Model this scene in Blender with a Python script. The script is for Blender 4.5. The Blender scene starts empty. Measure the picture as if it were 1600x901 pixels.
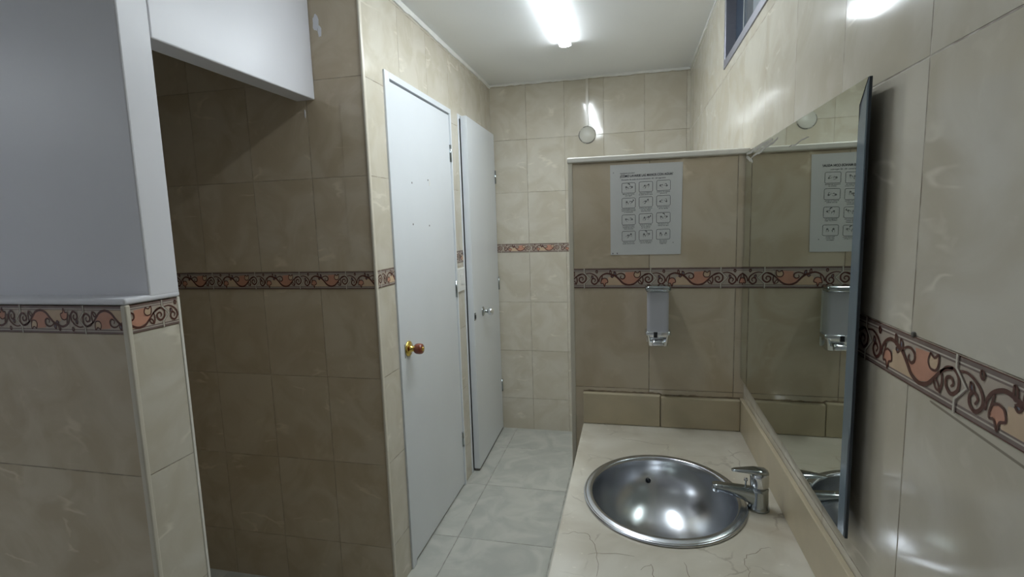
import bpy, bmesh, math, random
from mathutils import Vector, Matrix
random.seed(7)
SC = bpy.context.scene
COL = SC.collection
PI = math.pi

# ------------------------------------------------------------------ camera, world, lights, exposure
cam_d = bpy.data.cameras.new('camera'); cam = bpy.data.objects.new('camera', cam_d); COL.objects.link(cam)
RT = Vector((0.97440823, 0.22270777, -0.03049335)); UP = Vector((0.00155504, 0.12897347, 0.99164683)); FW = Vector((-0.22478028, 0.96631625, -0.12532649))
M = Matrix.Identity(4)
for i in range(3):
    M[i][0] = RT[i]; M[i][1] = UP[i]; M[i][2] = -FW[i]
M[0][3], M[1][3], M[2][3] = 0.0, 0.0, 1.5
cam.matrix_world = M
cam_d.sensor_fit = 'HORIZONTAL'; cam_d.sensor_width = 36.0; cam_d.lens = 806.04 / 1600 * 36
cam_d.clip_start = 0.02; cam_d.clip_end = 50
SC.camera = cam
world = bpy.data.worlds.new('world'); SC.world = world; world.use_nodes = True
world.node_tree.nodes['Background'].inputs[0].default_value = (0.25, 0.35, 0.5, 1)
world.node_tree.nodes['Background'].inputs[1].default_value = 0.15
SC.view_settings.view_transform = 'Standard'; SC.view_settings.look = 'None'
SC.view_settings.gamma = 1; SC.view_settings.use_curve_mapping = False
SC.view_settings.exposure = 0.55
SC.cycles.diffuse_bounces = 8; SC.cycles.max_bounces = 14
LAMP_EMIT = 44.0        # the corridor batten
LAMP2_EMIT = 33.0        # the batten in the room to the left, out of frame
FILL_EMIT = 1.5       # fill light added behind the camera to lift the partition, out of frame
LAMP_COLOR = (0.87, 0.95, 1.0, 1)

# ------------------------------------------------------------------ dimensions
XL, XR, YF, YP, YS, ZC = -0.9443, 0.3656, 3.5554, 1.7933, 1.7818, 2.4386
ZP, XPL = 1.7091, -0.2034
BB, BT = 1.2687, 1.3358            # border band bottom / top
BBF, BTF = 1.2964, 1.3544          # on the far wall
XA, YA, XA2, YA2, YAB, ZL = -1.1437, 1.0168, -1.1494, 0.9558, 1.1021, 1.9768
ZCT, XC, XSP = 0.7864, -0.166, 0.354
XM, ZMB, ZMT, YMN = 0.353, 0.970, 1.698, 0.888

# ------------------------------------------------------------------ helpers
def srgb(r, g, b):
    f = lambda c: (c / 255 / 12.92) if c / 255 <= 0.04045 else ((c / 255 + 0.055) / 1.055) ** 2.4
    return (f(r), f(g), f(b), 1)

def mat(name, col, rough=0.5, metal=0.0, spec=0.5, noise=0.0, nscale=8, bump=0.0, bscale=60, trans=0.0, coat=0.0):
    m = bpy.data.materials.new(name); m.use_nodes = True
    nt = m.node_tree; b = nt.nodes['Principled BSDF']
    b.inputs['Base Color'].default_value = col; b.inputs['Roughness'].default_value = rough
    b.inputs['Metallic'].default_value = metal; b.inputs['Specular IOR Level'].default_value = spec
    b.inputs['Transmission Weight'].default_value = trans; b.inputs['Coat Weight'].default_value = coat
    tc = nt.nodes.new('ShaderNodeTexCoord')
    if noise:
        n = nt.nodes.new('ShaderNodeTexNoise'); n.inputs['Scale'].default_value = nscale; n.inputs['Detail'].default_value = 5
        nt.links.new(tc.outputs['Object'], n.inputs['Vector'])
        r = nt.nodes.new('ShaderNodeValToRGB')
        r.color_ramp.elements[0].position = 0.3; r.color_ramp.elements[1].position = 0.7
        r.color_ramp.elements[0].color = tuple(c * (1 - noise) for c in col[:3]) + (1,)
        r.color_ramp.elements[1].color = tuple(min(1, c * (1 + noise)) for c in col[:3]) + (1,)
        nt.links.new(n.outputs['Fac'], r.inputs['Fac']); nt.links.new(r.outputs['Color'], b.inputs['Base Color'])
    if bump:
        n = nt.nodes.new('ShaderNodeTexNoise'); n.inputs['Scale'].default_value = bscale; n.inputs['Detail'].default_value = 3
        nt.links.new(tc.outputs['Object'], n.inputs['Vector'])
        bp = nt.nodes.new('ShaderNodeBump'); bp.inputs['Strength'].default_value = bump; bp.inputs['Distance'].default_value = 0.01
        nt.links.new(n.outputs['Fac'], bp.inputs['Height']); nt.links.new(bp.outputs['Normal'], b.inputs['Normal'])
    return m

class NT:
    """tiny node-graph writer"""
    def __init__(s, m): s.nt = m.node_tree; s.N = s.nt.nodes; s.L = s.nt.links
    def put(s, sock, v):
        if isinstance(v, (int, float)): sock.default_value = v
        elif isinstance(v, tuple): sock.default_value = v
        else: s.L.new(v, sock)
    def math(s, op, a, b=0.0, c=0.0, clamp=False):
        n = s.N.new('ShaderNodeMath'); n.operation = op; n.use_clamp = clamp
        for i, v in enumerate((a, b, c)): s.put(n.inputs[i], v)
        return n.outputs[0]
    def mix(s, f, a, b):
        n = s.N.new('ShaderNodeMix'); n.data_type = 'RGBA'
        s.put(n.inputs[0], f); s.put(n.inputs[6], a); s.put(n.inputs[7], b)
        return n.outputs[2]
    def noise(s, vec, scale, detail=4, dist=0.0, rough=0.5):
        n = s.N.new('ShaderNodeTexNoise'); s.put(n.inputs['Vector'], vec)
        n.inputs['Scale'].default_value = scale; n.inputs['Detail'].default_value = detail
        n.inputs['Distortion'].default_value = dist; n.inputs['Roughness'].default_value = rough
        return n.outputs['Fac']
    def smooth(s, v, lo, hi, a=0.0, b=1.0):
        n = s.N.new('ShaderNodeMapRange'); n.interpolation_type = 'SMOOTHSTEP'
        s.put(n.inputs[0], v); n.inputs[1].default_value = lo; n.inputs[2].default_value = hi
        n.inputs[3].default_value = a; n.inputs[4].default_value = b
        return n.outputs[0]
    def vec(s, x, y, z):
        n = s.N.new('ShaderNodeCombineXYZ')
        for i, v in enumerate((x, y, z)): s.put(n.inputs[i], v)
        return n.outputs[0]

def tile_material(name, axis, u0, pitch, floor=False, v0=0.0, vpitch=0.5, bb=BB, bt=BT, colA=None, colB=None, grout=None,
                  rough=0.09, gw=0.0019, scratch=False, wave=0.05, veins=1.0):
    """glazed marbled ceramic tiles; grout lines laid out in the wall's own metres"""
    m = bpy.data.materials.new(name); m.use_nodes = True; g = NT(m)
    b = g.N['Principled BSDF']
    tc = g.N.new('ShaderNodeTexCoord'); sp = g.N.new('ShaderNodeSeparateXYZ'); g.L.new(tc.outputs['Object'], sp.inputs[0])
    X, Y, Z = sp.outputs
    U = X if axis == 'x' else Y
    tu = g.math('DIVIDE', g.math('SUBTRACT', U, u0), pitch)
    if floor:
        tv = g.math('DIVIDE', g.math('SUBTRACT', Y, v0), vpitch); vp = vpitch
    else:
        lo = g.math('DIVIDE', g.math('SUBTRACT', Z, bb), 0.3545)
        hi = g.math('DIVIDE', g.math('SUBTRACT', Z, bt), 0.3555)
        sel = g.math('GREATER_THAN', Z, (bb + bt) / 2)
        tv = g.math('ADD', g.math('MULTIPLY', lo, g.math('SUBTRACT', 1.0, sel)), g.math('MULTIPLY', g.math('ADD', hi, 20.0), sel)); vp = 0.355
    def dist(t, p):
        d = g.math('ABSOLUTE', g.math('SUBTRACT', t, g.math('ROUND', t)))
        return g.math('MULTIPLY', d, p)
    dmin = g.math('MINIMUM', dist(tu, pitch), dist(tv, vp))
    if scratch:   # long scuffed line under the border on the right wall
        sc_ = g.math('ABSOLUTE', g.math('SUBTRACT', Z, g.math('ADD', 1.2228, g.math('MULTIPLY', Y, 0.0553))))
        far = g.smooth(Y, 0.72, 0.80, 0.0, 1.0)
        sc_ = g.math('ADD', sc_, g.math('MULTIPLY', far, 0.1))
    line = g.smooth(dmin, gw * 0.45, gw * 0.8, 1.0, 0.0)
    # every tile gets its own offset into the marble
    wn = g.N.new('ShaderNodeTexWhiteNoise'); wn.noise_dimensions = '3D'
    g.L.new(g.vec(g.math('FLOOR', tu), g.math('FLOOR', tv), 0.3), wn.inputs['Vector'])
    off = g.N.new('ShaderNodeVectorMath'); off.operation = 'MULTIPLY_ADD'
    g.L.new(wn.outputs['Color'], off.inputs[0]); off.inputs[1].default_value = (7, 7, 7); g.L.new(tc.outputs['Object'], off.inputs[2])
    P = off.outputs[0]
    A = colA or srgb(206, 200, 186); B = colB or srgb(194, 186, 168)
    cloud = g.smooth(g.noise(P, 5.5, 5, 1.2), 0.32, 0.68)
    col = g.mix(cloud, B, A)
    dg_ = g.N.new('ShaderNodeMapping'); g.L.new(P, dg_.inputs['Vector']); dg_.inputs['Rotation'].default_value = (0.7, 0.7, 0.5); dg_.inputs['Scale'].default_value = (1.0, 1.0, 2.6)
    v1 = g.math('ABSOLUTE', g.math('SUBTRACT', g.noise(dg_.outputs[0], 2.2, 4, 0.3), 0.5))
    vein = g.smooth(v1, 0.0, 0.022, 1.0, 0.0)
    mask = g.smooth(g.noise(P, 7.0, 2), 0.54, 0.66)
    vein = g.math('MULTIPLY', g.math('MULTIPLY', vein, mask), 0.65 * veins)
    col = g.mix(vein, col, tuple(min(1, c * 1.25) for c in A[:3]) + (1,))
    blot = g.smooth(g.noise(P, 16, 4, 0.5), 0.62, 0.72)
    col = g.mix(g.math('MULTIPLY', blot, 0.22 * veins), col, tuple(min(1, c * 1.2) for c in A[:3]) + (1,))
    tint = g.math('MULTIPLY', wn.outputs['Value'], 0.10)
    col = g.mix(tint, col, tuple(c * 0.6 for c in B[:3]) + (1,))
    gr = grout or srgb(136, 122, 104)
    gn = g.smooth(g.noise(tc.outputs['Object'], 22, 3), 0.35, 0.6, 0.35, 1.0)
    col = g.mix(g.math('MULTIPLY', line, gn), col, gr)
    if scratch:
        sl = g.smooth(sc_, 0.0010, 0.0022, 0.75, 0.0)
        col = g.mix(sl, col, srgb(110, 98, 84))
    g.L.new(col, b.inputs['Base Color'])
    rr = g.math('ADD', rough, g.math('MULTIPLY', line, 0.5))
    rr = g.math('ADD', rr, g.smooth(g.noise(tc.outputs['Object'], 7, 4), 0.4, 0.8, 0.0, 0.05))
    g.L.new(rr, b.inputs['Roughness'])
    h = g.math('SUBTRACT', g.math('MULTIPLY', g.noise(P, 9, 1), wave), g.math('MULTIPLY', line, 0.12))
    bp = g.N.new('ShaderNodeBump'); bp.inputs['Strength'].default_value = 1.0; bp.inputs['Distance'].default_value = 0.01
    g.L.new(h, bp.inputs['Height']); g.L.new(bp.outputs['Normal'], b.inputs['Normal'])
    return m

def counter_material():
    m = bpy.data.materials.new('cracked_cream_marble'); m.use_nodes = True; g = NT(m); b = g.N['Principled BSDF']
    tc = g.N.new('ShaderNodeTexCoord'); O = tc.outputs['Object']
    col = g.mix(g.smooth(g.noise(O, 5, 5, 0.8), 0.3, 0.7), srgb(192, 184, 167), srgb(212, 206, 192))
    wob = g.N.new('ShaderNodeTexNoise'); wob.inputs['Scale'].default_value = 9; wob.inputs['Detail'].default_value = 5; g.L.new(O, wob.inputs['Vector'])
    add = g.N.new('ShaderNodeVectorMath'); add.operation = 'MULTIPLY_ADD'; g.L.new(wob.outputs['Color'], add.inputs[0]); add.inputs[1].default_value = (0.10, 0.10, 0.10); g.L.new(O, add.inputs[2])
    vo = g.N.new('ShaderNodeTexVoronoi'); vo.feature = 'DISTANCE_TO_EDGE'; vo.inputs['Scale'].default_value = 5.5; g.L.new(add.outputs[0], vo.inputs['Vector'])
    crack = g.smooth(vo.outputs['Distance'], 0.004, 0.016, 1.0, 0.0)
    cm = g.smooth(g.noise(O, 7, 2), 0.50, 0.62)
    col = g.mix(g.math('MULTIPLY', g.math('MULTIPLY', crack, cm), 0.4), col, srgb(120, 104, 84))
    dirt = g.smooth(g.noise(O, 3.2, 4, 1.0), 0.52, 0.75)
    col = g.mix(g.math('MULTIPLY', dirt, 0.45), col, srgb(150, 132, 104))
    sp = g.smooth(g.noise(O, 60, 2), 0.70, 0.74)
    col = g.mix(g.math('MULTIPLY', sp, 0.4), col, srgb(232, 226, 210))
    g.L.new(col, b.inputs['Base Color']); b.inputs['Roughness'].default_value = 0.3
    return m

def obj(name, me_or_mb, mats=None, parent=None):
    me = me_or_mb.mesh(name) if isinstance(me_or_mb, MB) else me_or_mb
    if mats is not None:
        for mm in (mats if isinstance(mats, (list, tuple)) else [mats]): me.materials.append(mm)
    o = bpy.data.objects.new(name, me); COL.objects.link(o)
    if parent is not None: o.parent = parent
    return o

class MB:
    def __init__(s): s.v = []; s.f = []; s.m = []; s.smooth = []
    def quad(s, pts, mi=0, sm=False):
        k = len(s.v); s.v += [tuple(p) for p in pts]; s.f.append(tuple(range(k, k + len(pts)))); s.m.append(mi); s.smooth.append(sm)
    def box(s, x0, x1, y0, y1, z0, z1, mi=0, side=None):
        """side: dict of face -> material index, faces '-x','+x','-y','+y','-z','+z'"""
        k = len(s.v)
        s.v += [(x, y, z) for x in (x0, x1) for y in (y0, y1) for z in (z0, z1)]
        F = {'-x': (0, 1, 3, 2), '+x': (4, 6, 7, 5), '-y': (0, 4, 5, 1), '+y': (2, 3, 7, 6), '-z': (0, 2, 6, 4), '+z': (1, 5, 7, 3)}
        for key, f in F.items():
            s.f.append(tuple(k + i for i in f)); s.m.append((side or {}).get(key, mi)); s.smooth.append(False)
    def lathe(s, prof, c, axis='z', n=40, mi=0, sx=1.0, sy=1.0, cap0=False, cap1=False):
        """prof: (radius, height) list swept round an axis through c"""
        k = len(s.v); A = {'z': ((1, 0, 0), (0, 1, 0), (0, 0, 1)), 'x': ((0, 1, 0), (0, 0, 1), (1, 0, 0)), '-y': ((1, 0, 0), (0, 0, 1), (0, -1, 0))}[axis]
        a, b, w = map(Vector, A); c = Vector(c)
        for r, h in prof:
            for i in range(n):
                t = 2 * PI * i / n
                s.v.append(tuple(c + a * (r * sx * math.cos(t)) + b * (r * sy * math.sin(t)) + w * h))
        for j in range(len(prof) - 1):
            for i in range(n):
                q = (k + j * n + i, k + j * n + (i + 1) % n, k + (j + 1) * n + (i + 1) % n, k + (j + 1) * n + i)
                s.f.append(q); s.m.append(mi); s.smooth.append(True)
        if cap0: s.f.append(tuple(k + i for i in reversed(range(n)))); s.m.append(mi); s.smooth.append(False)
        if cap1: s.f.append(tuple(k + (len(prof) - 1) * n + i for i in range(n))); s.m.append(mi); s.smooth.append(False)
    def sweep(s, sections, mi=0, caps=True, sm=True):
        """sections: list of equal-length rings of points"""
        k = len(s.v); n = len(sections[0])
        for r in sections: s.v += [tuple(p) for p in r]
        for j in range(len(sections) - 1):
            for i in range(n):
                s.f.append((k + j * n + i, k + j * n + (i + 1) % n, k + (j + 1) * n + (i + 1) % n, k + (j + 1) * n + i)); s.m.append(mi); s.smooth.append(sm)
        if caps:
            s.f.append(tuple(k + i for i in reversed(range(n)))); s.m.append(mi); s.smooth.append(False)
            s.f.append(tuple(k + (len(sections) - 1) * n + i for i in range(n))); s.m.append(mi); s.smooth.append(False)
    def mesh(s, name):
        me = bpy.data.meshes.new(name); me.from_pydata(s.v, [], s.f)
        for p, mi, sm in zip(me.polygons, s.m, s.smooth): p.material_index = mi; p.use_smooth = sm
        bm = bmesh.new(); bm.from_mesh(me); bmesh.ops.recalc_face_normals(bm, faces=bm.faces); bm.to_mesh(me); bm.free()
        me.update(); return me

def bevel(o, w=0.002, seg=3, angle=0.6):
    md = o.modifiers.new('bevel', 'BEVEL'); md.width = w; md.segments = seg; md.limit_method = 'ANGLE'; md.angle_limit = angle
    return o

def empty(name, loc=(0, 0, 0)):
    o = bpy.data.objects.new(name, None); COL.objects.link(o); o.location = loc; o.empty_display_size = 0.05; return o

def tag(o, label, cat, group=None):
    o['label'] = label; o['category'] = cat
    if group: o['group'] = group
    return o

def struct(o, label=None):
    o['kind'] = 'structure'
    if label: o['label'] = label
    return o

def local(o, root):
    """parent o (built in world coordinates) under root, keeping it in place"""
    o.parent = root; o.location = Vector(o.location) - Vector(root.location); return o

def spline(pts, n=8):
    """Catmull-Rom through 2-D points"""
    out = []
    P = [pts[0]] + list(pts) + [pts[-1]]
    for i in range(1, len(P) - 2):
        p0, p1, p2, p3 = P[i - 1], P[i], P[i + 1], P[i + 2]
        for j in range(n):
            t = j / n
            out.append(tuple(0.5 * ((2 * p1[k]) + (-p0[k] + p2[k]) * t + (2 * p0[k] - 5 * p1[k] + 4 * p2[k] - p3[k]) * t * t + (-p0[k] + 3 * p1[k] - 3 * p2[k] + p3[k]) * t ** 3) for k in (0, 1)))
    out.append(tuple(pts[-1])); return out

# ------------------------------------------------------------------ materials
M_TILE_R = tile_material('glazed_beige_tile_right', 'y', 0.778, 0.281, scratch=True)
M_TILE_F = tile_material('glazed_beige_tile_far', 'x', -0.433, 0.26, grout=srgb(150, 138, 120), bb=BBF, bt=BTF)
M_TILE_L = tile_material('glazed_beige_tile_doors', 'y', 2.099, 0.305)
M_TILE_S = tile_material('glazed_beige_tile_alcove', 'x', -1.182, 0.26, grout=srgb(158, 144, 122), colA=srgb(201, 188, 166), colB=srgb(187, 171, 146))  # browner base for alcove, partition and front walls: warmer shade put into the colour
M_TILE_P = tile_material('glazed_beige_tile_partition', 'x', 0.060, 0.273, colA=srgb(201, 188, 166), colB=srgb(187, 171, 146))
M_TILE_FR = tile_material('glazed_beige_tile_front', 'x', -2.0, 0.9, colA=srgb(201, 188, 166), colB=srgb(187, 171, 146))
M_TILE_PS = tile_material('glazed_beige_tile_pillar', 'y', 3.0, 1.5)
M_FLOOR = tile_material('pale_grey_floor_tile', 'x', -0.355, 0.464, floor=True, v0=2.2045, vpitch=0.5085, colA=srgb(198, 198, 190), colB=srgb(180, 181, 174),
                        grout=srgb(150, 148, 140), rough=0.22, gw=0.004, wave=0.02, veins=0.2)
M_PAINT = mat('white_wall_paint', srgb(222, 222, 227), 0.36, noise=0.03, nscale=3, bump=0.05, bscale=14)
M_CEIL = mat('white_ceiling_paint', srgb(240, 242, 243), 0.55, noise=0.02, nscale=2)
M_CAULK = mat('white_plaster_caulk', srgb(226, 226, 222), 0.5, noise=0.05, nscale=20)
M_EDGE = mat('cream_edge_trim', srgb(205, 198, 182), 0.3, noise=0.04, nscale=15)
M_EDGEW = mat('white_edge_trim', srgb(222, 218, 208), 0.3, noise=0.05, nscale=20)
M_DOOR = mat('white_door_paint', srgb(214, 218, 222), 0.35, noise=0.02, nscale=3, bump=0.02, bscale=20)
M_DARK = mat('dark_gap', srgb(40, 38, 36), 0.8)
M_CHROME = mat('chrome', srgb(225, 228, 232), 0.08, 1.0)
M_CHROME_WORN = mat('worn_chrome', srgb(176, 182, 184), 0.16, 1.0, noise=0.1, nscale=30)
M_STEEL = mat('brushed_steel', srgb(206, 209, 214), 0.24, 1.0, noise=0.12, nscale=6)
M_BRASS = mat('polished_brass', srgb(226, 196, 104), 0.15, 1.0)
M_WOOD = mat('varnished_red_wood', srgb(128, 58, 34), 0.25, 0.0, noise=0.3, nscale=40, coat=0.6)
M_COUNTER = counter_material()
M_SPLASH = mat('beige_stone_splash', srgb(190, 177, 150), 0.3, noise=0.12, nscale=7)
M_MIRROR = mat('mirror_silver', (0.62, 0.66, 0.60, 1), 0.015, 1.0)
M_MEDGE = mat('mirror_bevel_glass', srgb(100, 114, 122), 0.12, 0.0, spec=0.8)
M_MBACK = mat('mirror_backing', srgb(52, 60, 68), 0.6)
M_TARN = mat('mirror_tarnish', srgb(128, 125, 116), 0.5, noise=0.2, nscale=40)
M_ALU = mat('grey_aluminium', srgb(150, 150, 160), 0.35, 0.6)
M_GLASSD = mat('dark_window_glass', srgb(48, 62, 78), 0.12, 0.0, spec=0.7)
M_GLASSL = mat('grey_frosted_window_glass', srgb(118, 128, 136), 0.3)
M_PAPER = mat('white_paper', srgb(208, 208, 205), 0.6, noise=0.02, nscale=10)
M_INK = mat('grey_black_ink', srgb(84, 84, 88), 0.6)
M_PLASTIC = mat('white_plastic', srgb(225, 226, 224), 0.3)
M_RES = mat('smoky_translucent_plastic', srgb(198, 198, 204), 0.35, trans=0.1)
M_BLACKPL = mat('black_plastic', srgb(26, 28, 34), 0.3)
M_HOLE = mat('wall_plug_grey', srgb(96, 92, 86), 0.5)
# border tiles
M_B_FIELD = mat('border_lilac_grey', srgb(178, 164, 150), 0.2, noise=0.08, nscale=30)
M_B_EDGE = mat('border_mauve_edge', srgb(122, 106, 100), 0.2, noise=0.15, nscale=40)
M_B_LITE = mat('border_pale_line', srgb(192, 182, 170), 0.2)
M_B_SALM = mat('border_salmon', srgb(194, 142, 120), 0.2, noise=0.08, nscale=30)
M_B_SAND = mat('border_sand', srgb(200, 174, 146), 0.2, noise=0.08, nscale=30)
M_B_VINE = mat('border_brown_vine', srgb(88, 52, 44), 0.25)
M_B_BLUE = mat('border_blue_grey', srgb(120, 122, 134), 0.25)
M_B_CHEV = mat('border_grout_chevron', srgb(196, 190, 176), 0.4)
BORDER_MATS = [M_B_FIELD, M_B_EDGE, M_B_LITE, M_B_SALM, M_B_SAND, M_B_VINE, M_B_BLUE, M_B_CHEV]
M_LIGHT = bpy.data.materials.new('lamp_diffuser'); M_LIGHT.use_nodes = True
_b = M_LIGHT.node_tree.nodes['Principled BSDF']; _b.inputs['Emission Color'].default_value = LAMP_COLOR; _b.inputs['Emission Strength'].default_value = LAMP_EMIT
M_LIGHT2 = M_LIGHT.copy(); M_LIGHT2.name = 'lamp_diffuser_dimmer'; M_LIGHT2.node_tree.nodes['Principled BSDF'].inputs['Emission Strength'].default_value = LAMP2_EMIT

M_FILL = M_LIGHT.copy(); M_FILL.name = 'fill_light_diffuser'; M_FILL.node_tree.nodes['Principled BSDF'].inputs['Emission Strength'].default_value = FILL_EMIT

# ------------------------------------------------------------------ the room shell
X0, Y0, XW = -4.7, -1.2, -2.6
b = MB(); b.box(X0 - .1, XR + .1, Y0 - .1, YF + .1, -0.1, 0)
struct(obj('floor', b, M_FLOOR))
b = MB(); b.box(X0 - .1, XR + .1, Y0 - .1, YF + .1, ZC, ZC + .1)
struct(obj('ceiling', b, M_CEIL))
# right wall with the high window's opening
WY0, WY1, WZ0, WZ1 = 1.15, 2.2966, 2.082, 2.40
b = MB()
b.box(XR, XR + .1, Y0, YF, 0, WZ0); b.box(XR, XR + .1, Y0, WY0, WZ0, ZC); b.box(XR, XR + .1, WY1, YF, WZ0, ZC); b.box(XR, XR + .1, WY0, WY1, WZ1, ZC)
struct(obj('wall_right', b, M_TILE_R))
b = MB(); b.box(XW, XR + .1, YF, YF + .1, 0, ZC)
struct(obj('wall_far', b, M_TILE_F))
# wall with the two cubicle doors
D1 = (1.944, 2.708); D2 = (2.838, 3.548); DZ = 2.11
b = MB()
b.box(XL - .1, XL, YS + .0, D1[0], 0, ZC); b.box(XL - .1, XL, D1[1], D2[0], 0, ZC); b.box(XL - .1, XL, D2[1], YF, 0, ZC)
b.box(XL - .1, XL, D1[0], D1[1], DZ, ZC); b.box(XL - .1, XL, D2[0], D2[1], DZ, ZC)
struct(obj('wall_left', b, M_TILE_L))
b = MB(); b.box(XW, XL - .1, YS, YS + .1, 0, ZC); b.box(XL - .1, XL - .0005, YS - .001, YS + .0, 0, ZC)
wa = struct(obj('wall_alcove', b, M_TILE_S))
b = MB(); b.box(XW - .1, XW, YAB, YF + .1, 0, ZC); struct(obj('wall_alcove_left', b, M_TILE_L))
# tiled half wall with its end, painted wall and lintel above it
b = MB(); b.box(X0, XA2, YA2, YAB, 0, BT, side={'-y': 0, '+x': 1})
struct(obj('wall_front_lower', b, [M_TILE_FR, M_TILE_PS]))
b = MB(); b.box(X0, XA, YA, YAB, BT + .012, ZC); b.box(XA - .078, XA, YAB, YS - .001, ZL, ZC)
o = struct(obj('wall_front_upper', b, M_PAINT)); bevel(o, 0.004, 2)
b = MB(); b.box(X0 - .1, X0, Y0, YAB, 0, ZC); struct(obj('wall_left_end', b, M_PAINT))
b = MB(); b.box(X0, XR + .1, Y0 - .1, Y0, 0, ZC); struct(obj('wall_behind', b, M_PAINT))
# partition behind the basin
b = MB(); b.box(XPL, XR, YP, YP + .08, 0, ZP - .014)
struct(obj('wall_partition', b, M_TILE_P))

# plaster smears on the alcove wall beside the lintel
def blob_poly(cx, cz, rx, rz, n=14, jag=0.3):
    return [(cx + rx * math.cos(2 * PI * i / n) * random.uniform(1 - jag, 1 + jag * .4), cz + rz * math.sin(2 * PI * i / n) * random.uniform(1 - jag, 1 + jag * .4)) for i in range(n)]
b = MB()
for cx, cz, rx, rz in ((-1.118, 2.245, .014, .035), (-1.104, 2.215, .008, .024), (-1.19, 1.93, .003, .017)):
    p = blob_poly(cx, cz, rx, rz)
    b.sweep([[(x, YS - .0002, z) for x, z in p], [(x, YS - .0015, z) for x, z in p]], sm=False)
obj('plaster_smear', b, M_PAINT, wa)

# ------------------------------------------------------------------ edge trims
def trim(n, boxes, m, bev=0.004):
    b = MB()
    for bx in boxes: b.box(*bx)
    o = struct(obj('trim_%d' % n, b, m)); bevel(o, bev, 3); return o
trim(1, [(XL - .004, XL + .006, YS - .007, YS + .010, 0, ZC)], M_EDGE, .004)                                  # alcove corner
trim(2, [(XA2 - .012, XA2 + .004, YA2 - .004, YA2 + .010, 0, BT + .002)], M_EDGE, .004)                       # half wall, near corner
trim(3, [(XA2 - .008, XA2 + .002, YAB - .006, YAB + .003, 0, BT + .002)], M_EDGEW, .002)                      # half wall, far corner
trim(4, [(X0, XA2 + .006, YA2 - .006, YAB + .002, BT + .0025, BT + .018)], M_PAINT, .006)                     # cap of the half wall
trim(5, [(XPL - .006, XPL + .010, YP - .004, YP + .084, 0, ZP - .014)], M_EDGE, .003)                         # partition end
trim(6, [(XPL - .008, XR, YP - .006, YP + .086, ZP - .014, ZP + .004)], M_EDGEW, .004)                        # partition top
# caulk along the ceiling: irregular strips
def caulk(n, a, c, out, w0, w1, t=0.006):
    b = MB(); N = 60; a = Vector(a); c = Vector(c); out = Vector(out); secs = []
    for i in range(N + 1):
        p = a.lerp(c, i / N); w = w0 + (w1 - w0) * i / N + random.uniform(-.0025, .0035)
        secs.append([p + out * t, p + out * t - Vector((0, 0, w)), p - Vector((0, 0, w + .001)), p + Vector((0, 0, 0))])
    b.sweep(secs, sm=False); struct(obj('trim_%d' % n, b, M_CAULK))
caulk(7, (XL, YS, ZC - .0005), (XL, YF, ZC - .0005), (1, 0, 0), .026, .02)
caulk(8, (XL + .006, YF, ZC - .0005), (XR, YF, ZC - .0005), (0, -1, 0), .012, .012)
caulk(9, (XR, YF, ZC - .0005), (XR, 0.8, ZC - .0005), (-1, 0, 0), .006, .006, .004)

# ------------------------------------------------------------------ decorated border
def ribbon(pts, w, taper=True):
    n = len(pts); L, R = [], []
    for i, p in enumerate(pts):
        a = pts[max(0, i - 1)]; c = pts[min(n - 1, i + 1)]
        dx, dy = c[0] - a[0], c[1] - a[1]; d = math.hypot(dx, dy) or 1
        k = w * (0.55 + 0.45 * math.sin(PI * min(1, max(0, (i + .5) / n)))) / 2 if taper else w / 2
        L.append((p[0] - dy / d * k, p[1] + dx / d * k)); R.append((p[0] + dy / d * k, p[1] - dx / d * k))
    return [(L[i], L[i + 1], R[i + 1], R[i]) for i in range(n - 1)]
def closed_ribbon(pts, w): return ribbon(spline(list(pts) + [pts[0]], 5), w, False)
VINES = [([(188, 82), (225, 78), (262, 92), (287, 118), (288, 148), (264, 168), (240, 156), (238, 132), (256, 120), (270, 134), (260, 150)], 8),
         ([(300, 150), (304, 122), (325, 96), (362, 80), (400, 86), (438, 102), (468, 128), (500, 160), (545, 175), (590, 165), (625, 136), (660, 104), (712, 82)], 10),
         ([(438, 104), (458, 86), (488, 80), (512, 92), (514, 114), (496, 126), (478, 116), (484, 100)], 7),
         ([(652, 112), (680, 88), (715, 84), (738, 104), (736, 138), (708, 156), (684, 140), (684, 118), (704, 110), (716, 124), (706, 136)], 8),
         ([(660, 110), (664, 140), (654, 172)], 7), ([(330, 100), (322, 128), (316, 150)], 6)]
RINGS = [[(600, 66), (590, 92), (602, 112), (630, 112), (642, 92), (640, 64), (624, 76), (612, 74)],
         [(345, 118), (322, 130), (316, 162), (334, 162), (346, 186), (354, 162), (374, 152), (366, 126)],
         [(392, 55), (402, 64), (402, 90), (391, 84)], [(398, 104), (408, 98), (420, 104), (410, 114)], [(426, 64), (440, 76), (438, 96), (425, 86)],
         [(622, 142), (640, 140), (652, 164), (634, 162)], [(238, 96), (250, 104), (250, 122), (238, 114)], [(276, 54), (288, 60), (284, 76), (274, 68)]]
SALMON = [(516, 72), (592, 68), (590, 95), (604, 116), (628, 118), (640, 112), (616, 136), (590, 158), (545, 170), (505, 156), (478, 126), (498, 128), (518, 114), (520, 92)]
SAND = [(376, 112), (438, 106), (466, 132), (498, 164), (522, 176), (360, 176), (356, 164), (376, 154)]
CHEV = [(175, 38), (175, 76), (222, 120), (175, 164), (175, 204)]
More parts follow.
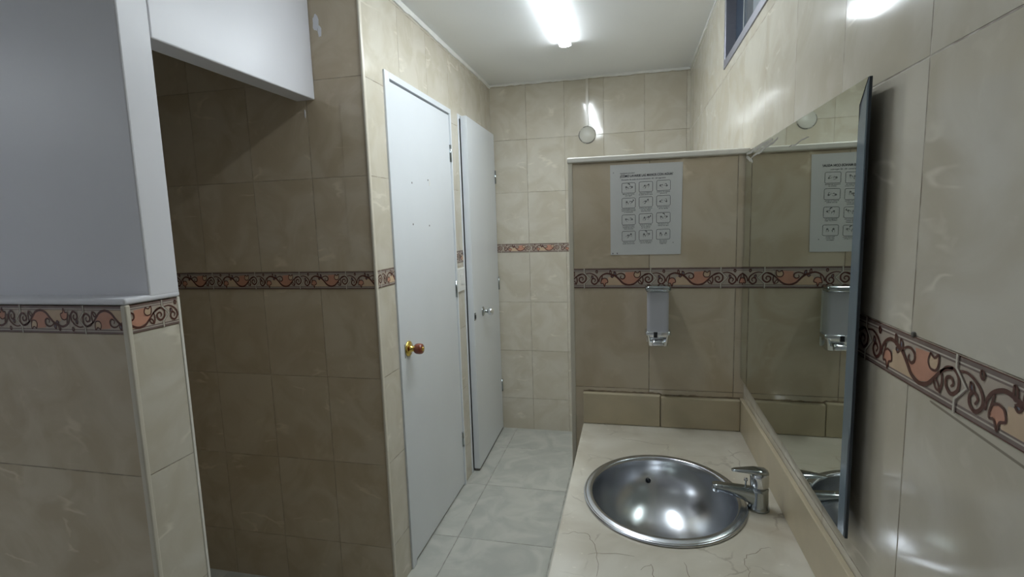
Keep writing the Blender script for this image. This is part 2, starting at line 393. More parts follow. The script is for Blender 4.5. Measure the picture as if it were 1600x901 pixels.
def border(n, origin, du, out, length, z0, z1, phase, period, flip=False, label=None):
    """one run of patterned border tiles; du = direction along the wall, out = its outward normal"""
    b = MB(); o = Vector(origin); du = Vector(du); out = Vector(out); Hh = z1 - z0
    def P(u, v, h): return o + du * u + Vector((0, 0, z0 + v - o.z)) + out * h
    def slab(poly, h, mi): b.quad([P(u, v, h) for u, v in poly], mi)
    # tile body
    b.sweep([[P(0, 0, 0.0002), P(length, 0, 0.0002), P(length, Hh, 0.0002), P(0, Hh, 0.0002)], [P(0, 0, .0016), P(length, 0, .0016), P(length, Hh, .0016), P(0, Hh, .0016)]], 0, sm=False)
    for v0, v1, mi in ((0.0, .020, 5), (.020, .085, 1), (.085, .115, 2), (.115, .16, 1), (.84, .875, 1), (.875, .905, 2), (.905, .98, 1), (.98, 1, 5)):
        slab([(0, v0 * Hh), (length, v0 * Hh), (length, v1 * Hh), (0, v1 * Hh)], .0018, mi)
    def tr(p, k):
        u = (p[0] - 175) / 550.0 * period; v = 1 - (p[1] - 40) / 160.0
        if flip: u = -u; v = 1 - v
        return (phase + k * period + u, v * Hh)
    def clip(poly):
        us = [q[0] for q in poly]
        if max(us) <= 0 or min(us) >= length: return None
        # Sutherland-Hodgman against both ends
        for lim, sg in ((0, 1), (length, -1)):
            res = []
            for i in range(len(poly)):
                p, q = poly[i - 1], poly[i]
                ip, iq = (p[0] - lim) * sg >= 0, (q[0] - lim) * sg >= 0
                if ip != iq:
                    t = (lim - p[0]) / (q[0] - p[0]); res.append((lim, p[1] + t * (q[1] - p[1])))
                if iq: res.append(q)
            poly = res
            if len(poly) < 3: return None
        return poly
    def draw(polys, h, mi, k):
        for q in polys:
            c = clip([tr(p, k) for p in q])
            if c: slab(c, h, mi)
    for k in range(-2, int(length / period) + 3):
        draw([SAND], .0020, 4, k); draw([SALMON], .0020, 3, k)
        draw([RINGS[1]], .0021, 3, k); draw([RINGS[0]], .0021, 4, k)
        draw([RINGS[3], RINGS[4], RINGS[6]], .0021, 6, k)
        for pts, w in VINES: draw(ribbon(spline(pts, 5), w * 1.5), .0024, 5, k)
        for r in RINGS: draw(closed_ribbon(r, 7.5), .0025, 5, k)
        draw(ribbon([(p[0] + 7, p[1]) for p in CHEV], 5, False), .0026, 1, k)
        draw(ribbon(CHEV, 8, False), .0027, 7, k)
    return struct(obj('trim_%d' % n, b, BORDER_MATS), label)
border(10, (XPL + .010, YP, 0), (1, 0, 0), (0, -1, 0), XM - XPL - .010 + .013, BB, BT, -0.158 - XPL - .010, .2225)
border(11, (XW, YS - .001, 0), (1, 0, 0), (0, -1, 0), XL - .006 - XW, BB, BT, -1.6732 - XW, .2020)
border(12, (XL, YS + .010, 0), (0, 1, 0), (1, 0, 0), D1[0] - .004 - YS - .010, BB, BT, 1.8669 - YS - .055, .2020)
border(13, (XL, D1[1] + .002, 0), (0, 1, 0), (1, 0, 0), D2[0] - D1[1] - .004, BB + .02, BT + .02, .03, .2020)
border(14, (XL + .02, YF, 0), (1, 0, 0), (0, -1, 0), XR - XL - .03, BBF, BTF, .03, .2020)
border(15, (XR, YP - .002, 0), (0, -1, 0), (-1, 0, 0), YP - Y0 - .01, BB, BT, YP - .002 - 0.9058, .2329)
border(16, (X0 + .01, YA2, 0), (1, 0, 0), (0, -1, 0), XA2 - .012 - X0 - .01, BB, BT, -1.4699 - X0 - .01, .198, flip=True)
border(17, (XA2, YA2 + .010, 0), (0, 1, 0), (1, 0, 0), YAB - .007 - YA2 - .010, BB, BT, 1.0495 - YA2 - .010, .202)

# ------------------------------------------------------------------ cubicle doors
def hinge(parent, x, y, z, h=.09):
    b = MB(); b.lathe([(.005, -h / 2), (.005, h / 2)], (x, y, z), 'z', 12, cap0=True, cap1=True)
    b.box(x - .006, x - .001, y - .012, y + .012, z - h / 2, z + h / 2)
    return obj('hinge', b, M_CHROME_WORN, parent)
# door 1, closed
d1 = struct(empty('door_1', (XL, (D1[0] + D1[1]) / 2, 0)), 'closed white flush door with a red wooden knob on a brass plate, nearest in the tiled corridor wall')
b = MB(); x0, x1 = XL - .09, XL + .008
b.box(x0, x1, D1[0] - .002, D1[0] + .040, 0, DZ + .002); b.box(x0, x1, D1[1] - .016, D1[1] + .002, 0, DZ + .002); b.box(x0, x1, D1[0] + .040, D1[1] - .016, DZ - .024, DZ + .002)
b.box(XL - .03, XL - .012, D1[0] + .040, D1[0] + .052, 0, DZ - .024, 1); b.box(XL - .03, XL - .012, D1[0] + .040, D1[1] - .016, DZ - .034, DZ - .024, 1)
fr = local(obj('door_frame', b, [M_DOOR, M_DARK]), d1); bevel(fr, .0015, 2)
b = MB(); b.box(XL - .038, XL + .001, D1[0] + .046, D1[1] - .018, .012, DZ - .031)
lf = local(obj('door_leaf', b, M_DOOR), d1); bevel(lf, .001, 2)
LO = Vector(d1.location)
def sub(o, parent_leaf, root):
    o.parent = parent_leaf; o.location = Vector(o.location); return o   # leaf and root share the same offset already
KY, KZ, FX = 2.034, .974, XL + .001
b = MB(); b.lathe([(.0, 0), (.034, 0), (.034, .004), (.030, .008), (.020, .010), (.013, .014), (.011, .030)], (FX, KY, KZ), 'x', 32); sub(obj('rose_plate', b, M_BRASS), lf, d1)['label'] = 'round polished brass rose plate'
b = MB(); b.lathe([(.011, .028), (.016, .029), (.021, .034), (.0235, .042), (.024, .052), (.022, .062), (.019, .066), (.0, .0655)], (FX, KY, KZ), 'x', 32)
sub(obj('door_knob', b, M_WOOD), lf, d1)['label'] = 'reddish brown varnished wooden knob'
b = MB(); b.lathe([(.0095, .0660), (.0095, .069), (.006, .070), (0, .070)], (FX, KY, KZ), 'x', 20); sub(obj('knob_button', b, M_BRASS), lf, d1)
for y, z in ((2.166, 1.691), (2.355, 1.716), (2.156, 1.509), (2.346, 1.501)):
    b = MB(); b.lathe([(.0, .0009), (.004, .0007), (.0045, 0)], (FX, y, z), 'x', 10); sub(obj('screw_hole', b, M_HOLE), lf, d1)
b = MB(); b.box(FX, FX + .0008, 2.368, 2.378, 1.690, 1.722); sub(obj('paint_patch', b, M_CAULK), lf, d1)
for z in (1.88, 1.15, .28):
    sub(hinge(None, XL + .004, D1[1] - .017, z), fr, d1)
b = MB(); b.box(XL - .02, XL + .0085, D1[0] + .036, D1[0] + .042, KZ - .03, KZ + .03); sub(obj('strike_plate', b, M_HOLE), fr, d1)
# the leaf has its own object origin at the root's place: shift children once
# door 2, slightly ajar, hinged at the far end
d2 = struct(empty('door_2', (XL, (D2[0] + D2[1]) / 2, 0)), 'white flush door standing slightly ajar with a round chrome knob, at the corridor end')
b = MB()
b.box(XL - .09, XL + .004, D2[0] - .002, D2[0] + .018, 0, DZ + .006); b.box(XL - .09, XL + .004, D2[1] - .012, D2[1] + .002, 0, DZ + .006); b.box(XL - .09, XL + .004, D2[0] + .018, D2[1] - .012, DZ - .018, DZ + .006)
fr2 = local(obj('door_frame', b, M_DOOR), d2); bevel(fr2, .0015, 2)
AJ = math.radians(1.5); HX, HY = XL + .025, D2[1] - .012
def rot2(x, y, z):      # leaf coordinates: y measured back from the hinge, x outward
    c, s_ = math.cos(AJ), math.sin(AJ)
    return (HX + x * c + y * s_, HY - y * c + x * s_, z)
def rotmb(bm_):
    bm_.v = [rot2(*v) for v in bm_.v]; return bm_
LW = D2[1] - .012 - D2[0] - .030
b = MB(); b.box(-.036, 0, 0, LW, .016, DZ - .002); lf2 = local(obj('door_leaf', rotmb(b), M_DOOR), d2); bevel(lf2, .001, 2)
b = MB(); b.box(-.034, -.002, .002, LW - .002, .004, .0155); sub(obj('bottom_rail', rotmb(b), M_HOLE), lf2, d2)
ky = HY - 3.075; kz = .958
def lathe_leaf(prof, y, z, n=28):
    b = MB(); b.lathe(prof, (0, y, z), 'x', n); return rotmb(b)
sub(obj('rose_plate', lathe_leaf([(0, 0), (.030, 0), (.030, .003), (.022, .007), (.011, .010), (.010, .032)], ky, kz), M_CHROME_WORN), lf2, d2)
sub(obj('door_knob', lathe_leaf([(.010, .030), (.018, .034), (.024, .044), (.025, .054), (.021, .063), (.010, .067), (0, .0675)], ky, kz), M_CHROME), lf2, d2)['label'] = 'round chrome knob'
b = MB(); b.box(.0, .0035, LW - .030, LW - .004, kz - .022, kz + .022); sub(obj('latch_plate', rotmb(b), M_CHROME_WORN), lf2, d2)
b = MB(); b.box(.0036, .0075, LW - .022, LW - .010, kz - .012, kz + .010); sub(obj('latch_bolt', rotmb(b), M_BLACKPL), lf2, d2)
for z in (1.82, 1.08, .33): sub(hinge(None, HX + .002, HY + .004, z), fr2, d2)
b = MB()
for cz, rz in ((1.15, .06), (.45, .10), (.22, .07), (1.9, .05)):
    p = blob_poly(3.5505, cz, .003, rz)
    b.sweep([[(XL + .0003, y, z) for y, z in p], [(XL + .006, y, z) for y, z in p]], sm=False)
sub(obj('plaster_smear', b, M_CAULK), fr2, d2)
def fix_children(root):     # children's meshes are in world metres: cancel the root's offset once, at the first level
    for ch in root.children:
        ch.location = -Vector(root.location)
        for c2 in ch.children: c2.location = (0, 0, 0)
fix_children(d1); fix_children(d2)

# ------------------------------------------------------------------ high window in the right wall
w = struct(empty('window_1', (XR, (WY0 + WY1) / 2, WZ0)), 'high grey aluminium window with dark panes in the right wall near the ceiling')
fwd, dep = .030, .05
b = MB(); xa, xb = XR - .004, XR + dep
b.box(xa, xb, WY0, WY1, WZ0, WZ0 + fwd); b.box(xa, xb, WY0, WY1, WZ1 - fwd, WZ1); b.box(xa, xb, WY1 - fwd, WY1, WZ0 + fwd, WZ1 - fwd); b.box(xa, xb, WY0, WY0 + fwd, WZ0 + fwd, WZ1 - fwd)
wf = obj('window_frame', b, M_ALU, w); bevel(wf, .002, 2)
b = MB(); b.box(XR + .034, XR + .038, 1.70, WY1 - fwd, WZ0 + fwd, WZ1 - fwd); obj('window_pane', b, M_GLASSD, w)
b = MB(); b.box(XR + .020, XR + .024, WY0 + fwd, 1.90, WZ0 + fwd, WZ1 - fwd); obj('window_pane', b, M_GLASSL, w)
b = MB(); b.box(XR + .030, XR + .033, 2.105, 2.108, WZ0 + fwd + .01, WZ1 - fwd); obj('glass_edge', b, M_PLASTIC, w)
b = MB(); b.box(XR + .06, XR + .099, WY0, WY1, WZ0, WZ1); obj('window_backing', b, M_DARK, w)
fix_children(w)

# ------------------------------------------------------------------ ceiling battens
def batten(x, y0, y1, m, label, along='y'):
    t = tag(empty('ceiling_light', (x, (y0 + y1) / 2, ZC)), label, 'light')
    n, W, HD = 18, .031, .012
    def ring(y, k=1.0): return [(x + W * k * math.cos(PI * i / n), y, ZC - .014 - HD * k * math.sin(PI * i / n) ** .8) for i in range(n + 1)]
    b = MB(); b.box(x - .0295, x + .0295, y0 + .01, y1 - .01, ZC - .0138, ZC - .0003); obj('housing', b, M_PLASTIC, t)
    b = MB(); b.sweep([ring(y0 + .012), ring(y1 - .012)]); obj('diffuser', b, m, t)
    for a, c in ((y0, y0 + .0118), (y1 - .0118, y1)):
        b = MB(); b.sweep([ring(a, 1.03), ring(c, 1.03)]); obj('end_cap', b, M_PLASTIC, t)
    if along == 'x':
        t.rotation_euler = (0, 0, PI / 2)
    fix_children(t); return t
batten(-.336, 1.33, 2.87, M_LIGHT, 'glowing white tube light on the corridor ceiling, running towards the far wall')
batten(-3.75, -1.1, .1, M_LIGHT2, 'glowing tube light over the room to the left, out of the frame', 'x')

batten(-1.25, -1.15, .10, M_FILL, 'added fill light on the ceiling behind the camera, out of the frame', 'x')

# ------------------------------------------------------------------ vanity counter and basin
BX, BY, BRX, BRY = .0790, 1.317, .202, .224
CY0 = .45
def rect_hole(b, x0, x1, y0, y1, z, cx, cy, rx, ry, n=96, up=True):
    ang = sorted([2 * PI * i / n for i in range(n)] + [math.atan2(yy - cy, xx - cx) % (2 * PI) for xx in (x0, x1) for yy in (y0, y1)])
    def outer(a):
        c, s_ = math.cos(a), math.sin(a); t = 1e9
        if c > 1e-9: t = min(t, (x1 - cx) / c)
        if c < -1e-9: t = min(t, (x0 - cx) / c)
        if s_ > 1e-9: t = min(t, (y1 - cy) / s_)
        if s_ < -1e-9: t = min(t, (y0 - cy) / s_)
        return (cx + t * c, cy + t * s_, z)
    def inner(a):
        c, s_ = math.cos(a), math.sin(a); r = 1 / math.sqrt((c / rx) ** 2 + (s_ / ry) ** 2)
        return (cx + r * c, cy + r * s_, z)
    for i in range(len(ang)):
        a, c = ang[i], ang[(i + 1) % len(ang)]
        b.quad([inner(a), outer(a), outer(c), inner(c)])
    return [inner(a) for a in ang], [outer(a) for a in ang]
b = MB()
i1, o1 = rect_hole(b, XC, XR - .0005, CY0, YP - .0005, ZCT, BX, BY, BRX - .012, BRY - .012)
i0, o0 = rect_hole(b, XC, XR - .0005, CY0, YP - .0005, ZCT - .03, BX, BY, BRX - .012, BRY - .012)
for i in range(len(i1)):
    j = (i + 1) % len(i1)
    b.quad([i1[i], i1[j], i0[j], i0[i]]); b.quad([o1[i], o1[j], o0[j], o0[i]])
me = b.mesh('vanity_counter')
bm = bmesh.new(); bm.from_mesh(me); bmesh.ops.remove_doubles(bm, verts=bm.verts, dist=1e-5); bmesh.ops.recalc_face_normals(bm, faces=bm.faces); bm.to_mesh(me); bm.free()
ct = tag(empty('vanity_counter', (0.1, 1.1, ZCT - .03)), 'cracked cream marble counter holding the steel basin', 'counter')
ctm = obj('worktop', me, M_COUNTER, ct); bevel(ctm, .003, 2, 1.0)
b = MB(); b.box(XC + .012, XC + .032, CY0 + .01, YP - .002, ZCT - .13, ZCT - .0305); obj('apron', b, M_COUNTER, ct)
b = MB(); b.box(XC + .03, XR - .002, CY0 + .02, CY0 + .10, .0005, ZCT - .0305); obj('support_leg', b, M_SPLASH, ct)
# fine cracks in the marble, as hairline inlays
def crack(pts, w=.0012):
    return ribbon(pts, w)
M_CRACK = mat('crack_brown', srgb(120, 104, 84), .6)
for pts in ([(.232, 1.045), (.228, 1.075), (.238, 1.098), (.262, 1.110), (.275, 1.128), (.300, 1.132)], [(.232, 1.045), (.226, 1.01), (.222, .96), (.212, .90)],
            [(-.155, 1.10), (-.13, 1.115), (-.10, 1.112), (-.085, 1.09), (-.07, 1.03), (-.065, .95)], [(.02, 1.01), (.04, 1.03), (.045, .99), (.075, .96), (.09, .90)],
            [(-.03, 1.655), (.03, 1.648), (.07, 1.628), (.13, 1.635)], [(.11, 1.05), (.113, 1.00), (.108, .94)], [(-.09, 1.04), (-.03, 1.055), (.02, 1.048)]):
    jit = []
    for i in range(len(pts) - 1):
        for t in (0, .25, .5, .75):
            jit.append((pts[i][0] + (pts[i + 1][0] - pts[i][0]) * t + random.uniform(-.003, .003), pts[i][1] + (pts[i + 1][1] - pts[i][1]) * t + random.uniform(-.003, .003)))
    b = MB()
    for q in crack(jit): b.quad([(x, y, ZCT + .0003) for x, y in q])
    obj('hairline_crack', b, M_CRACK, ct)
for ch in ct.children: ch.location = -Vector(ct.location)

sink = tag(empty('wash_basin', (BX, BY, ZCT)), 'round stainless steel basin set into the cream marble counter', 'sink')
b = MB()
prof = [(1.0, .0008), (1.0, .003), (.993, .0055), (.982, .0065), (.975, .0055), (.968, .0060), (.935, .0085), (.905, .0090), (.893, .0070), (.885, -.001)]
for i in range(1, 25):
    a = (i / 24) * PI / 2; prof.append((.885 * math.cos(a) ** .85 if i < 24 else 0.001, -.004 - .150 * math.sin(a)))
b.lathe([(r * .2, h) for r, h in prof], (BX, BY, ZCT), 'z', 96, sx=BRX / .2, sy=BRY / .2)
bo = obj('bowl', b, M_STEEL, sink); bo.location = -Vector(sink.location)
sd = bo.modifiers.new('thickness', 'SOLIDIFY'); sd.thickness = .0012; sd.offset = 0
b = MB()      # overflow hole in the far side of the bowl
a = math.asin(.35)
yo = BY + .885 * BRY * math.cos(a) ** .85
b.lathe([(0, .004), (.007, .0035), (.0075, 0)], (BX - .03, yo - .006, ZCT - .004 - .150 * .35), '-y', 16)
oo = obj('overflow_hole', b, M_BLACKPL, sink); oo.location = -Vector(sink.location)

# tap: squat body, flat lever, low spout
fx, fy = .305, 1.292
tap = tag(empty('tap', (fx, fy, ZCT)), 'chrome single lever tap beside the right edge of the steel basin', 'tap')
def add(parent, name, b, m, sub_=False):
    o = obj(name, b, m, parent); o.location = (0, 0, 0) if sub_ else -Vector(parent.location); return o
b = MB(); b.lathe([(0, .0003), (.025, .0003), (.025, .003), (.024, .006), (.0225, .012), (.0215, .03), (.021, .048), (.0215, .052), (0, .052)], (fx, fy, ZCT), 'z', 32, sy=1.05)
add(tap, 'tap_body', b, M_CHROME_WORN)
b = MB(); b.lathe([(.016, .052), (.016, .057), (.0205, .058), (.0215, .062), (.0215, .085), (.020, .091), (.012, .096), (0, .097)], (fx, fy, ZCT), 'z', 32)
cart = add(tap, 'cartridge_housing', b, M_CHROME)
def ring_yz(x, y, z, hw, hh, n=16, tilt=0.0):
    r = []
    for i in range(n):
        t = 2 * PI * i / n; cy_, cz_ = math.cos(t), math.sin(t)
        sy_ = math.copysign(abs(cy_) ** .6, cy_) * hw; sz_ = math.copysign(abs(cz_) ** .6, cz_) * hh
        r.append((x + sz_ * tilt, y + sy_, z + sz_))
    return r
b = MB(); b.sweep([ring_yz(fx + .004, fy, ZCT + .028, .019, .024), ring_yz(fx - .015, fy, ZCT + .032, .018, .022), ring_yz(fx - .040, fy, ZCT + .040, .016, .016), ring_yz(fx - .075, fy, ZCT + .047, .0145, .011), ring_yz(fx - .098, fy, ZCT + .050, .0138, .009), ring_yz(fx - .108, fy, ZCT + .049, .012, .007)])
sp_ = add(tap, 'spout', b, M_CHROME_WORN)
b = MB(); b.lathe([(.0095, -.006), (.0105, -.005), (.0105, .004), (.0, .004)], (fx - .098, fy, ZCT + .044), 'z', 20); o = obj('aerator', b, M_CHROME, sp_)
b = MB(); b.sweep([ring_yz(fx + .019, fy, ZCT + .094, .010, .004), ring_yz(fx + .012, fy, ZCT + .096, .016, .006), ring_yz(fx - .012, fy, ZCT + .097, .017, .006), ring_yz(fx - .035, fy, ZCT + .097, .012, .0045), ring_yz(fx - .058, fy, ZCT + .096, .008, .003), ring_yz(fx - .064, fy, ZCT + .095, .005, .002)])
add(tap, 'lever_handle', b, M_CHROME_WORN)
b = MB(); b.lathe([(.0022, 0), (.0022, .022), (.0045, .024), (.0045, .030), (0, .031)], (fx - .030, fy + .004, ZCT + .044), 'z', 12)
add(tap, 'pop_up_rod', b, M_CHROME)

# back and side splashes
def slab(name, box, m, label, cat='backsplash', group=None, bev=.003):
    b = MB(); b.box(*box); o = tag(obj(name, b, m), label, cat, group); bevel(o, bev, 2); return o
XJ = .098
slab('backsplash_slab', (-.166, XJ - .001, 1.772, YP - .0005, ZCT + .001, .898), M_SPLASH, 'beige stone upstand behind the basin, left piece under the soap dispenser')
slab('backsplash_slab', (XJ + .001, XSP - .0005, 1.772, YP - .0005, ZCT + .001, .893), M_SPLASH, 'beige stone upstand behind the basin, right piece next to the mirror wall')
slab('backsplash_slab', (XSP, XR - .0005, CY0 + .02, YP - .0025, ZCT + .001, .897), M_SPLASH, 'long beige stone upstand under the mirror along the right wall', bev=.002)
b = MB(); N = 50; secs = []
for i in range(N + 1):      # grimy joint above the back upstand
    x = -.166 + (XSP + .166) * i / N; h = .0025 + .003 * random.random()
    z = .898 if x < XJ else .893
    secs.append([(x, YP - .0002, z + .0002), (x, YP - .003, z + .0002), (x, YP - .002, z + h), (x, YP - .0002, z + h + .001)])
b.sweep(secs, sm=False); struct(obj('trim_18', b, mat('grimy_joint', srgb(124, 108, 86), .7, noise=.4, nscale=40)))

# ------------------------------------------------------------------ mirror
mr = tag(empty('wall_mirror', (XM, YP - .004, ZMB)), 'large frameless mirror hanging on the right tiled wall above the basin', 'mirror')
y1 = YP - .004
b = MB(); b.box(XM + .0008, XM + .005, YMN, y1, ZMB, ZMT); add(mr, 'mirror_backing', b, M_MBACK)
b = MB(); BW = .030
b.box(XM, XM + .0007, YMN + BW, y1, ZMB, ZMT); b.quad([(XM, YMN + .002, ZMT), (XM, YMN + BW, ZMT), (XM, YMN + BW, ZMT - .035)])
add(mr, 'mirror_glass', b, M_MIRROR)
b = MB(); pts = [(YMN, ZMB), (YMN, ZMT - .002), (YMN + .003, ZMT - .006), (YMN + .010, ZMT - .016), (YMN + .018, ZMT - .034), (YMN + BW - .0005, ZMT - .065), (YMN + BW - .0005, ZMB)]
b.sweep([[(XM + (.0012 if i in (0, 1) else -.0004), y, z) for i, (y, z) in enumerate(pts)], [(XM + .0008 + .0006, y, z) for y, z in pts]], sm=False)
add(mr, 'bevelled_edge', b, M_MEDGE)
b = MB()
for (ya, za, yb, zb, wd) in ((1.775, 1.692, 1.45, 1.690, .010), (1.70, 1.672, 1.40, 1.684, .007), (1.30, 1.650, 1.16, 1.652, .003), (1.78, 1.685, 1.68, 1.66, .012)):
    pts = []
    for i in range(13):
        t = i / 12; pts.append((ya + (yb - ya) * t, za + (zb - za) * t + random.uniform(-.002, .002)))
    b = MB()
    for q in ribbon(pts, wd): b.quad([(XM - .0003, y, min(z, ZMT)) for y, z in q])
    add(mr, 'tarnish_mark', b, M_TARN)
for y, z in ((YMN + .06, ZMB - .002), (1.70, ZMB - .002), (YMN + .06, ZMT + .002), (1.70, ZMT + .002)):
    b = MB(); s_ = 1 if z < 1.3 else -1
    b.box(XM + .0052, XM + .009, y - .008, y + .008, min(z, z + s_ * .02), max(z, z + s_ * .02))
    add(mr, 'mounting_pad', b, M_MBACK)

mr.rotation_euler = (0, 0, -0.0135)      # stands a little further off the tiles at its near edge

# ------------------------------------------------------------------ soap dispenser
sx, sy = .0865, YP
sdp = tag(empty('soap_dispenser', (sx, sy, 1.08)), 'chrome and smoky plastic soap dispenser fixed below the patterned border', 'dispenser')
b = MB(); b.box(sx - .034, sx + .034, sy - .012, sy - .0005, 1.085, 1.278); add(sdp, 'wall_plate', b, M_PLASTIC)
def rrect(x0, x1, y0, y1, z, r=.010, n=5):
    pts = []
    for cx, cy, a0 in ((x1 - r, y1 - r, 0), (x0 + r, y1 - r, PI / 2), (x0 + r, y0 + r, PI), (x1 - r, y0 + r, 1.5 * PI)):
        for i in range(n + 1):
            a = a0 + PI / 2 * i / n; pts.append((cx + r * math.cos(a), cy + r * math.sin(a), z))
    return pts
b = MB(); b.sweep([rrect(sx - .034, sx + .034, sy - .062, sy - .0125, z) for z in (1.132, 1.263)], sm=False); rs = add(sdp, 'reservoir', b, M_RES); rs['label'] = 'smoky translucent reservoir'
b = MB(); b.sweep([rrect(sx - .037, sx + .037, sy - .066, sy - .0125, 1.2632), rrect(sx - .041, sx + .041, sy - .070, sy - .0125, 1.270), rrect(sx - .041, sx + .041, sy - .070, sy - .0125, 1.278), rrect(sx - .036, sx + .036, sy - .064, sy - .0125, 1.283)])
add(sdp, 'lid', b, M_CHROME_WORN)
b = MB(); b.sweep([rrect(sx - .029, sx + .029, sy - .058, sy - .0125, 1.080), rrect(sx - .032, sx + .032, sy - .064, sy - .0125, 1.084), rrect(sx - .036, sx + .036, sy - .068, sy - .0125, 1.118), rrect(sx - .041, sx + .041, sy - .068, sy - .0125, 1.120), rrect(sx - .041, sx + .041, sy - .068, sy - .0125, 1.1318)])
pb = add(sdp, 'pump_body', b, M_CHROME)
b = MB(); b.box(sx - .014, sx - .002, sy - .0695, sy - .0682, 1.112, 1.131); obj('viewing_slot', b, M_BLACKPL, pb)
b = MB(); b.sweep([rrect(sx - .018, sx + .018, sy - .082, sy - .0685, 1.087, .006), rrect(sx - .020, sx + .020, sy - .086, sy - .0685, 1.092, .006), rrect(sx - .018, sx + .018, sy - .082, sy - .0685, 1.102, .006), rrect(sx - .012, sx + .012, sy - .072, sy - .0685, 1.106, .001)])
add(sdp, 'push_lever', b, M_CHROME)

# ------------------------------------------------------------------ hand-washing poster
pz1, pz0, px0, px1 = 1.682, 1.382, -.0675, .1650
PYP = YP - .0012
ps = tag(empty('poster', (px0, PYP, pz0)), 'white paper hand washing instruction sheet taped to the partition above the soap dispenser', 'poster')
b = MB(); q = [(px0, pz0), (px1 - .0045, pz0), (px1, pz1 - .001), (px0, pz1)]
b.sweep([[(x, PYP, z) for x, z in q], [(x, PYP + .0008, z) for x, z in q]], sm=False)
add(ps, 'paper_sheet', b, M_PAPER)
S = .000546
def cp(cx, cy): return (px0 + (cx - 311) * S, pz1 - (cy - 138) * S * 1.045 + (cx - 311) * S * .012)
YT = PYP - .0006
def text_mesh(lines):
    """lines: (text, crop x, crop y, cap height in crop px, align, stretch)"""
    out = MB()
    for body, cx, cy, hgt, al, width in lines:
        cu = bpy.data.curves.new('t', 'FONT'); cu.body = body; cu.size = 1.0; cu.align_x = al; cu.offset = 0.03 if hgt > 10 else 0.014
        to = bpy.data.objects.new('t', cu); COL.objects.link(to)
        dg = bpy.context.evaluated_depsgraph_get(); me = bpy.data.meshes.new_from_object(to.evaluated_get(dg))
        xs = [v.co.x for v in me.vertices]; wd = max(xs) - min(xs); k = width * S / wd; kv = hgt * S / .7
        X, Z = cp(cx, cy)
        for p in me.polygons:
            out.quad([(X + me.vertices[i].co.x * k, YT, Z + me.vertices[i].co.y * kv + me.vertices[i].co.x * k * .012) for i in p.vertices])
        bpy.data.objects.remove(to); bpy.data.curves.remove(cu); bpy.data.meshes.remove(me)
    return out
hd = obj('heading', text_mesh([('Organización de la Salud', 370, 192, 6, 'LEFT', 86), ('¿CÓMO LAVARSE LAS MANOS CON AGUA?', 370, 212, 13, 'LEFT', 310), ('Duración de todo el procedimiento: 40 - 60 segundos', 378, 230, 6.5, 'LEFT', 260)]), M_INK, ps)
hd.location = -Vector(ps.location)
CAP = [['Mójese las manos', 'con agua'], ['Deposite jabón en', 'la palma de la mano'], ['Frótese las palmas', 'entre sí'],
       ['Frótese la palma derecha', 'contra el dorso izquierdo', 'y viceversa'], ['Frótese las palmas', 'con los dedos', 'entrelazados'], ['Frótese el dorso', 'de los dedos'],
       ['Frótese el pulgar', 'izquierdo con la', 'mano derecha'], ['Frótese la punta', 'de los dedos', 'en la palma'], ['Enjuáguese las', 'manos con agua'],
       ['Séquese con una', 'toalla desechable'], ['Use la toalla para', 'cerrar el grifo'], ['Sus manos', 'son ahora', 'seguras']]
def hand(cx, cy, s_, a0, fl=1):
    """outline of a small hand: palm, four fingers and a thumb"""
    st = [spline([(-.3, -.5), (-.42, 0), (-.3, .35)], 4), spline([(.3, -.5), (.36, 0), (.3, .35)], 4)]
    for i in range(4):
        x = -.26 + i * .17; L = (.75, .95, .9, .7)[i]
        st.append([(x - .07, .3), (x - .07, L), (x, L + .06), (x + .07, L), (x + .07, .3)])
    st.append([(.33, -.05), (.55, .2), (.66, .18), (.5, -.1), (.32, -.3)])
    c, sn = math.cos(a0), math.sin(a0)
    return [[(cx + s_ * fl * (x * c - y * sn), cy - s_ * (x * sn + y * c)) for x, y in p] for p in st]
kk = 0
for r, cy in enumerate((275, 362, 459, 555)):
    for c_, cx in enumerate((421, 523, 626)):
        cyy = cy - c_ * 2.2; W2, H2, R2 = 40, 29, 8
        fr_ = []
        for (ax, ay, a0) in ((cx + W2 - R2, cyy - H2 + R2, -PI / 2), (cx + W2 - R2, cyy + H2 - R2, 0), (cx - W2 + R2, cyy + H2 - R2, PI / 2), (cx - W2 + R2, cyy - H2 + R2, PI)):
            for i in range(5):
                a = a0 + PI / 2 * i / 4; fr_.append((ax + R2 * math.cos(a), ay + R2 * math.sin(a)))
        fr_.append(fr_[0])
        b = MB()
        def stroke(pts, w):
            for q in ribbon(pts, w, False):
                b.quad([(cp(*p)[0], YT, cp(*p)[1]) for p in q])
        stroke(fr_, 2.0)
        A = (0.5, -0.4, 1.2, 0.2, -.9, 1.57, .8, -.2, .4, -.7, .1, 0)[kk]
        for hnd in (hand(cx - 9 - (6 if kk == 11 else 0), cyy + 3, 15, A, 1), hand(cx + 12 + (4 if kk == 11 else 0), cyy - 3 if kk != 11 else cyy + 3, 14, A + (.9 if kk != 11 else 0), -1)):
            for st in hnd: stroke(st, 1.1)
        if kk in (0, 8, 10): stroke([(cx - 4, cyy - 24), (cx + 4, cyy - 24), (cx + 8, cyy - 16)], 4)
        if kk in (3, 7): stroke([(cx + 26, cyy - 20), (cx + 30, cyy - 14), (cx + 25, cyy - 10)], 4)
        pc = obj('pictogram', b, M_INK, ps); pc.location = -Vector(ps.location)
        ls = CAP[kk]; kk += 1
        o = obj('caption', text_mesh([(t, cx, cyy + 38 + 8.5 * i, 5.4, 'CENTER', min(84, len(t) * 3.6 + 12)) for i, t in enumerate(ls)]), M_INK, ps); o.location = -Vector(ps.location)
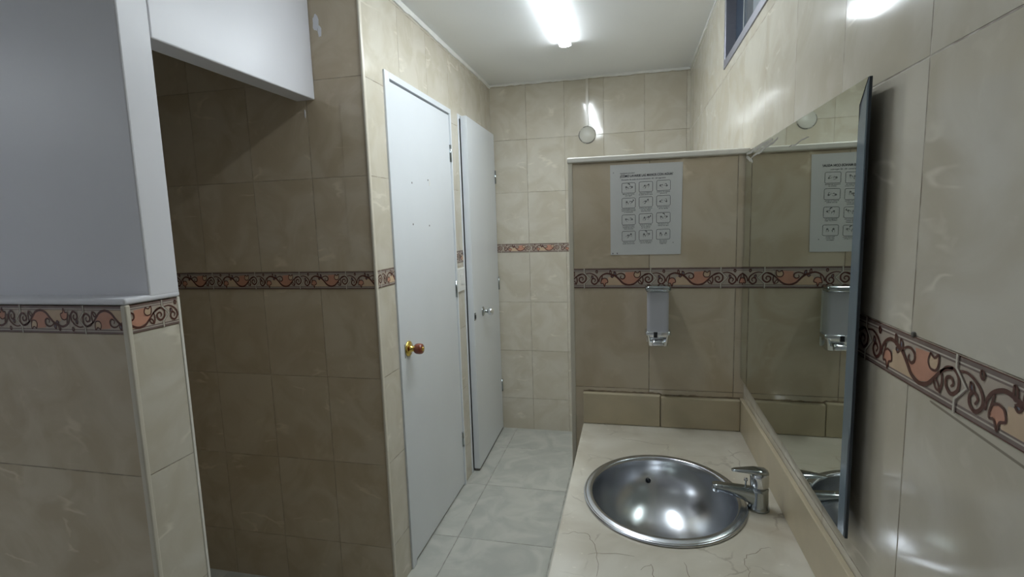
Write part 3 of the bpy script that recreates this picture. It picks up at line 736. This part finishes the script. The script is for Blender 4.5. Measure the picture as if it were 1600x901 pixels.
for cx, cy, rx, ry in ((325, 655, 3.5, 5), (351, 655, 3.5, 5), (330, 183, 3, 2.5), (684, 600, 3, 2.5)):
    b = MB(); q = blob_poly(cx, cy, rx, ry); b.quad([(cp(*p)[0], YT, cp(*p)[1]) for p in q])
    o = obj('ink_spot', b, M_INK, ps); o.location = -Vector(ps.location)

# ------------------------------------------------------------------ light switch between the doors
ls_ = tag(empty('light_switch', (XL, 2.772, 1.193)), 'white plastic light switch on the tile strip between the two doors', 'switch')
b = MB(); b.box(XL + .0005, XL + .009, 2.712, 2.832, 1.128, 1.258); o = add(ls_, 'switch_plate', b, M_PLASTIC); bevel(o, .003, 3)
b = MB(); b.box(XL + .0092, XL + .013, 2.752, 2.792, 1.165, 1.221); o = add(ls_, 'rocker', b, M_PLASTIC); bevel(o, .002, 2)

# ------------------------------------------------------------------ round box cover and cable duct on the far wall
b = MB(); b.lathe([(.057, .0005), (.057, .002), (.052, .0025), (.052, .008), (.050, .010), (0, .0105)], (-.281, YF, 2.066), '-y', 40)
jc = tag(obj('junction_box_cover', b, M_TILE_F if False else mat('cream_painted_cover', srgb(200, 198, 188), .35)), 'round cream junction box cover high on the far wall under the ceiling duct', 'cover')
for a0, a1 in ((150, 235), (262, 340), (100, 125), (15, 40)):
    pts = [(-.281 + .0545 * math.cos(math.radians(a)), 2.066 + .0545 * math.sin(math.radians(a))) for a in range(a0, a1, 5)]
    b = MB()
    for q in ribbon(pts, .007): b.quad([(x, YF - .0029, z) for x, z in q])
    obj('chipped_rim', b, M_HOLE, jc)['label'] = 'dark chipped gap round the cover'
b = MB(); b.box(-.288, -.272, YF - .010, YF - .0005, 2.124, ZC - .0145)
tag(obj('cable_duct', b, mat('cream_duct', srgb(206, 200, 188), .25)), 'narrow cream cable duct running from the ceiling down to the round cover', 'duct')

# ------------------------------------------------------------------ plugged screw holes in the right wall
for y, z, r, lb in ((.5886, 1.5650, .0035, 'small grey plug in the right wall, high above the patterned border'),
                    (.7700, BT + .002, .0040, 'small dark plug where a tile joint meets the border right of the mirror')):
    b = MB(); b.lathe([(0, .0035), (r * .7, .0034), (r, .0028), (r, 0)], (XR, y, z), 'x', 14)
    b.v = [(2 * XR - x, yy, zz) for x, yy, zz in b.v]
    tag(obj('wall_plug', b, M_HOLE), lb, 'plug')
